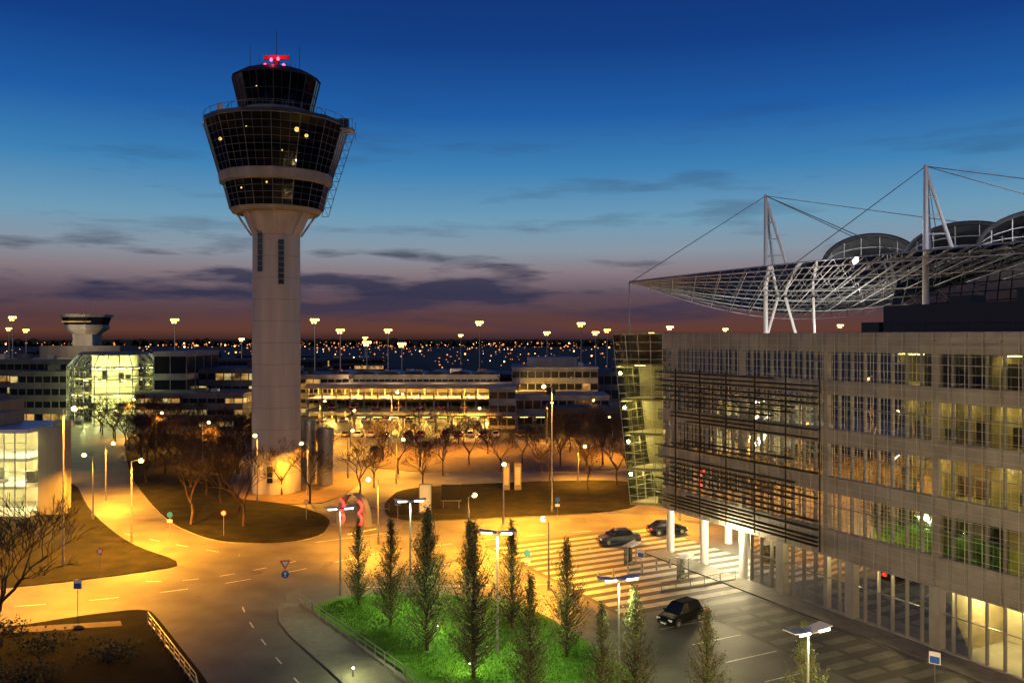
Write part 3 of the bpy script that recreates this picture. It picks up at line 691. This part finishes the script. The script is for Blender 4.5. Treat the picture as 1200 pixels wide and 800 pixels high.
# ------------------------------------------------------------ trees
def bare_mesh(seed,H=9.):
    r=random.Random(seed); o=MB()
    def br(p,d,l,rad,lev):
        q=p+d*l
        mid=p+d*l*.5+Vector((r.uniform(-1,1),r.uniform(-1,1),0))*l*.07
        o.tube(p,mid,rad,bark,rad*.85,n=6 if lev<2 else 3,cap=False); o.tube(mid,q,rad*.85,bark,rad*.68,n=6 if lev<2 else 3,cap=False)
        if lev>=6: return
        n=r.choice([3,4]) if lev<2 else r.choice([2,3,3])
        for i in range(n):
            ax=Vector((r.uniform(-1,1),r.uniform(-1,1),r.uniform(-.3,.6))).normalized()
            nd=(d*(.95 if lev else .8)+ax*.75); nd.z+=.1; nd.normalize()
            st=p.lerp(q,r.uniform(.65,1)) if i else q
            br(st,nd,l*r.uniform(.68,.86),max(.016,rad*r.uniform(.48,.64)),lev+1)
    br(Vector((0,0,0)),Vector((0,0,1)),H*.25,H*.0155,0)
    zs=max(v[2] for v in o.v); k=H/zs; o.v=[(a*k,b*k,c*k) for a,b,c in o.v]
    return o.mesh('bare_tree_%d'%seed)
BT_=[bare_mesh(s_) for s_ in (1,2,3,5,8)]
def bt(x,y,h,k=None):
    m=R.choice(BT_) if k is None else BT_[k]; place(m,'bare_tree',(x,y,0),R.uniform(0,6.28),h/9.*R.uniform(.9,1.1))
for i in range(16):
    t=i/15; x=-104+t*66; y=216-t*100
    bt(x+R.uniform(-1,1),y,9.5); bt(x+8+R.uniform(-1,1),y+7,9.5)
    if i%2: bt(x+15+R.uniform(-1,1),y+13,9)
for x,y,h in [(-41,109,10.5),(-34,108,10),(-20,150,8),(-17,158,8),(-12,148,7.5),(-8,160,8),(-2,152,7.5),(2,162,8),(5,150,8.5),(9,158,9),(13,150,8.5),(17,160,9),(20,148,8.5),(22,156,9),(25,165,9),(-25,165,8),(-27,178,8),(-5,175,8),(0,185,9),(12,178,9),(18,180,9),(-12,190,8),(-22,195,8),(-40,165,8),(-48,175,8),(-55,188,8),(-60,140,7),(24,175,9),(28,150,8),(-22,136,7),(-14,134,7.5),(6,137,8),(12,134,8.5),(17,138,9),(20,132,8.5),(-48,150,8),(-52,160,8.5)]:
    bt(x,y,h*1.12)
for x,y,h,k in [(-39.6,66,11,1),(-45,60,10,2),(-50,72,10,3),(-36,56,7,4)]: bt(x,y,h,k)
def col_mesh(seed,H=9.,W=1.75):
    r=random.Random(seed); o=MB(); o.tube((0,0,0),(0,0,H*.5),.12,bark,.07,n=7); o.tube((0,0,H*.5),(0,0,H*.97),.07,bark,.012,n=5)
    prof=lambda t: W*(math.sin(math.pi*min(1,max(0,(t-.03)/.97))**.62))**.8*(1-.12*t)
    for i in range(210):
        t=r.uniform(.05,.9)**1.15; a=r.uniform(0,6.28)
        rr=prof(min(.97,t+.16))*r.uniform(.45,1.15)
        p=Vector((0,0,t*H)); up=r.uniform(1.1,2.6)*(1-.5*t)
        q=Vector((rr*math.cos(a)*.6,rr*math.sin(a)*.6,t*H+up*.45)); e=Vector((rr*math.cos(a),rr*math.sin(a),min(H*1.01,t*H+up)))
        o.tube(p,q,.03,bark,.02,n=3,cap=False); o.tube(q,e,.02,bark,.006,n=3,cap=False)
        dens=.4+1.0*abs(noise.noise(Vector((a*1.1,t*6,seed*3.1))))*1.9
        for k in range(int(32*dens)):
            u=r.uniform(.05,1.1); c=(p.lerp(q,u*2) if u<.5 else q.lerp(e,(u-.5)*2))
            c=c+Vector((r.gauss(0,.12),r.gauss(0,.12),r.gauss(0,.16)))
            s_=r.uniform(.035,.085); n1=Vector((r.uniform(-1,1),r.uniform(-1,1),r.uniform(-1,1))).normalized(); n2=n1.orthogonal().normalized()
            n3=n1.cross(n2)
            o.add([c-n2*s_*.6,c+n3*s_,c+n2*s_*.6,c-n3*s_*1.1],[(0,1,2,3)],leafA if r.random()<.65 else leafB)
    return o.mesh('columnar_tree_%d'%seed)
CM=[col_mesh(s_) for s_ in (11,12,13,14)]
for i,(x,y,h) in enumerate([(-13.7,76.2,7.6),(-10.1,71,8.9),(-6.5,65.2,10.8),(-2.7,60,11.1),(0,70,8.8),(1.2,56,8.4),(4.1,63.9,8.7),(5.7,54,7.1),(8.0,55.5,7.8),(12.1,53,7.3),(17.2,50,7.1),(-4,78.2,7.2),(-7.5,76,8.6)]):
    s_=h/9.; place(CM[i%4],'columnar_tree',(x,y,.1),i*1.3,(s_*1.0+.08,s_*1.0+.08,s_))
# ------------------------------------------------------------ cars
def car_mesh(name,pm,suv=False):
    o=MB(); X=[-2.28,-2.15,-1.6,-.6,.6,1.3,1.95,2.25]; k=1.12 if suv else 1.
    Hh=[.72,.9,.95,.94,.93,.9,.78,.58]; Wd=[.72,.86,.9,.91,.91,.9,.84,.66]
    secs=[]
    for x,h,w_ in zip(X,Hh,Wd):
        h*=k; secs.append([(x,-w_*.96,.3),(x,-w_,.55),(x,-w_*.96,h-.08),(x,-w_*.84,h),(x,w_*.84,h),(x,w_*.96,h-.08),(x,w_,.55),(x,w_*.96,.3)])
    n=8
    vs=[p for s_ in secs for p in s_]; fs=[]
    for i in range(len(secs)-1):
        for j in range(n): fs.append((i*n+j,(i+1)*n+j,(i+1)*n+(j+1)%n,i*n+(j+1)%n))
    fs+=[tuple(range(n)),tuple(range((len(secs)-1)*n,len(secs)*n))[::-1]]
    o.add(vs,fs,pm)
    zr=1.43*k+(.1 if suv else 0); b0=.9*k
    back=-2.0 if suv else -1.75; rb=-1.6 if suv else -1.05
    base=[(back,-.76,b0),(1.15,-.78,b0),(1.15,.78,b0),(back,.76,b0)]; top=[(rb,-.58,zr),(.35,-.6,zr),(.35,.6,zr),(rb,.58,zr)]
    o.add(base+top,[(0,1,5,4),(1,2,6,5),(2,3,7,6),(3,0,4,7)],carglass)
    o.add([(rb-.05,-.6,zr),(.4,-.62,zr),(.4,.62,zr),(rb-.05,.6,zr),(rb+.1,-.5,zr+.06),(.25,-.52,zr+.06),(.25,.52,zr+.06),(rb+.1,.5,zr+.06)],[(0,1,5,4),(1,2,6,5),(2,3,7,6),(3,0,4,7),(4,5,6,7)],pm)
    for i in range(4): o.tube(base[i],top[i],.045,pm,n=5)
    for sy in(-1,1): o.tube((-.35,sy*.775,b0),(-.3,sy*.6,zr),.04,pm,n=5); o.ball((.95,sy*.98,b0+.08),.11,pm,6,4,.8)
    for x in(-1.38,1.4):
        for sy in(-1,1):
            o.tube((x,sy*.93,.34),(x,sy*.70,.34),.34,rubber,n=18); o.tube((x,sy*.945,.34),(x,sy*.92,.34),.2,steel,n=10)
            for q in range(8):
                a=math.pi*q/8; b=math.pi*(q+1)/8
                o.tube((x+.4*math.cos(a),sy*.915,.34+.4*math.sin(a)),(x+.4*math.cos(b),sy*.915,.34+.4*math.sin(b)),.035,rubber,n=4)
    for sy in(-1,1):
        o.box(2.08,2.2,sy*.6-.17,sy*.6+.17,.56*k,.68*k,headl); o.box(-2.27,-2.16,sy*.62-.18,sy*.62+.18,.68*k,.82*k,taill)
    o.box(2.2,2.28,-.4,.4,.4,.55,dsteel); o.box(-2.32,-2.27,-.26,.26,.5,.61,signwhite); o.box(2.28,2.3,-.26,.26,.36,.46,signwhite)
    return o.mesh(name)
cb=car_mesh('car_black',carblack); cs=car_mesh('suv_black',carblack,True); cg=car_mesh('car_grey',cargrey); cw=car_mesh('car_white',carwhite)
place(cg,'parked_car',(12.4,99.5,.01),math.pi+.25,1.12); place(cb,'parked_car',(19,104.5,.01),.25,1.08)
place(cs,'parked_suv',(14.2,72.0,.01),math.atan2(M.y,M.x)+math.pi+.25,1.0)
for i in range(16):
    if R.random()<.8: place(R.choice([cb,cg,cw,cg]),'parked_car',(-40+i*3.0,206+R.uniform(-.3,.3),.01),math.pi/2+R.uniform(-.03,.03))
for i in range(18):
    if R.random()<.85: place(R.choice([cb,cg,cw,cg]),'parked_car',(-54+i*3.1,242.5,3.52 if i%2 else .02),math.pi/2)
# ------------------------------------------------------------ signs, rails, monument
def sign(x,y,kind,h=2.8,rot=0):
    o=MB(); o.tube((0,0,0),(0,0,h),.035,steel,n=6)
    if kind=='yield':
        for s_,m,dy in((.48,signred,-.05),(.3,signwhite,-.065)):
            c=h-.1; o.add([(-s_,dy,c+s_*.55),(s_,dy,c+s_*.55),(0,dy,c-s_*1.1),(-s_,dy+.012,c+s_*.55),(s_,dy+.012,c+s_*.55),(0,dy+.012,c-s_*1.1)],[(0,1,2),(3,5,4),(0,3,4,1),(1,4,5,2),(2,5,3,0)],m)
        o.tube((0,-.05,h-1.1),(0,-.03,h-1.1),.33,signblue,n=20)
        o.add([(-.04,-.06,h-1.3),(.04,-.06,h-1.3),(.04,-.06,h-1.05),(.14,-.06,h-1.05),(0,-.06,h-.87),(-.14,-.06,h-1.05),(-.04,-.06,h-1.05)],[(0,1,2,3,4,5,6)],signwhite)
    elif kind=='round': o.tube((0,-.05,h-.2),(0,-.03,h-.2),.34,signred,n=20); o.tube((0,-.06,h-.2),(0,-.05,h-.2),.24,signwhite,n=20)
    elif kind=='blue': o.tube((0,-.05,h-.2),(0,-.03,h-.2),.34,signblue,n=20); o.box(-.3,.3,-.05,-.03,h-1.1,h-.75,signwhite)
    else: o.box(-.35,.35,-.06,-.03,h-.8,h,signwhite); o.box(-.3,.3,-.075,-.062,h-.75,h-.3,signblue)
    o.obj('traffic_sign',loc=(x,y,0),rot=rot)
sign(-20.6,77.5,'yield',3.6,.2); sign(-34.8,103,'round',3.0); sign(-40.5,101,'blue',3.2); sign(-37.3,73.3,'plate',3.2); sign(-27,112,'round',2.6); sign(28,56.5,'plate',3.2,-.6); sign(-42,87,'round',2.4); sign(1.5,84,'blue',3); sign(-15,112,'plate',2.8); sign(6,112.5,'blue',2.8); sign(13,86,'plate',2.6,-.5)
def rail(pts,h=1.05,z=.12,bars=3,name='railing'):
    o=MB()
    for a,b in zip(pts[:-1],pts[1:]):
        a=Vector((*a,z));b=Vector((*b,z)); L_=(b-a).length;n=max(1,int(L_/1.5))
        for i in range(n+1): p=a.lerp(b,i/n); o.tube(p,p+Vector((0,0,h)),.035,steel,n=5)
        for k in range(bars): zz=Vector((0,0,h*(k+1)/bars)); o.tube(a+zz,b+zz,.035 if k==bars-1 else .02,steel,n=5)
        d=(b-a).normalized(); nn=Vector((-d.y,d.x,0))*.12
        o.quad(a+nn,b+nn,b+nn+Vector((0,0,.22)),a+nn+Vector((0,0,.22)),conc)
    return o.obj(name)
rail([(-19,76),(-17.2,73.5),(-12,66),(-7.4,59.3),(-3,50)]); rail([(-30.3,71),(-25.9,64.5),(-21.5,58),(-16,46)])
rail([(14,80),(18.5,82),(22,84)],name='railing',z=0); rail([(-24,124),(-17,118)],z=0)
pth=MB(); pth.quad((-60,66.5,.135),(-33.0,71.9,.135),(-32.3,70.7,.135),(-60,64.5,.135),paveb); pth.obj('footpath')
sh=MB()
for i in range(2600):
    k=R.choice([(-44,66),(-40,62),(-36,66),(-34,60),(-41,69),(-30,64),(-47,64)]); x=k[0]+R.gauss(0,1.1);y=k[1]+R.gauss(0,.9);z=.12+abs(R.gauss(0,.45))
    n1=Vector((R.uniform(-1,1),R.uniform(-1,1),R.uniform(-1,1))).normalized(); n2=n1.orthogonal().normalized(); n3=n1.cross(n2); c=Vector((x,y,z)); q=.1
    sh.add([c-n2*q,c+n3*q,c+n2*q,c-n3*q],[(0,1,2,3)],leafB)
sh.obj('shrub')
mo=MB()
for sx in(-1,1):
    prev=None
    for i in range(15):
        t=i/14; x=sx*(2.1-1.9*(1-math.cos(t*math.pi/2))); z=3.9*math.sin(t*math.pi/2)+.12 if t<1 else 4.02
        zz=[(x,-.5,z),(x,.5,z)]
        if prev:
            ox=Vector((sx*.28,0,0)); a,b=map(Vector,prev); c,d=map(Vector,zz)
            mo.add([a-ox,b-ox,d-ox,c-ox,a+ox,b+ox,d+ox,c+ox],[(0,1,2,3),(7,6,5,4),(0,4,5,1),(1,5,6,2),(2,6,7,3),(3,7,4,0)],msteel)
        prev=zz
    for k,cz in ((0,.95),(1,2.55)):
        pp=None
        for i in range(9):
            a=-1.15+2.3*i/8; p=Vector((sx*1.35-.55+.85*math.cos(a),-.68,cz+.8*math.sin(a)))
            if pp is not None: mo.tube(pp,p,.13+.05*math.sin(math.pi*i/8),redneon,n=6)
            pp=p
mo.box(-2.8,2.8,-1,1,0,.15,concd)
moo=mo.obj('light_sculpture',loc=(-20.2,109,0),rot=-.4)
o=MB(); o.box(-.75,.75,-.15,.15,.3,3.9,cream); o.box(-.85,.85,-.2,.2,3.9,4.05,steel); o.box(-.85,.85,-.2,.2,.0,.3,steel)
for sx in(-1,1): o.box(sx*.8-.05,sx*.8+.05,-.2,.2,.3,3.9,steel)
bm_=o.mesh('advertising_pillar'); place(bm_,'advertising_pillar',(-11.8,116,.1),.2)
o=MB(); o.box(-1.3,1.3,-.12,.12,1.2,3.4,windark); o.box(-1.4,1.4,-.15,.15,3.4,3.5,steel); o.box(-1.4,1.4,-.15,.15,1.1,1.2,steel); o.tube((-1.1,0,0),(-1.1,0,1.2),.06,steel); o.tube((1.1,0,0),(1.1,0,1.2),.06,steel); o.obj('information_board',loc=(-8.5,119,.1))
for x in(-.9,.9):
    o=MB(); o.box(-.55,.55,-.4,.4,0,4.2,concd); o.box(-.6,.6,-.45,.45,4.2,4.35,dsteel); o.box(-.4,.4,-.43,-.4,.8,3.6,panel); o.obj('stone_stele',loc=(x,134,.1))
for i in range(7):
    o=MB(); o.tube((0,0,0),(0,0,.9),.1,steel,n=8); o.ball((0,0,.9),.1,steel,8,4); o.obj('bollard',loc=(8.5+i*1.6,84+i*1.0,0))
for x,y in ((17,84),(12.5,89)):
    o=MB(); o.box(-1.2,1.2,-.5,.5,2.4,2.5,white); o.tube((-1,0,0),(-1,0,2.4),.05,steel); o.tube((1,0,0),(1,0,2.4),.05,steel); o.box(-.8,.8,-.2,.2,.45,.55,louv); o.box(-1,1,.4,.44,.3,2.2,gl); o.obj('bus_shelter',loc=(x,y,0),rot=1.0)
sc.view_settings.view_transform='Standard'; sc.view_settings.look='None'; sc.view_settings.exposure=0
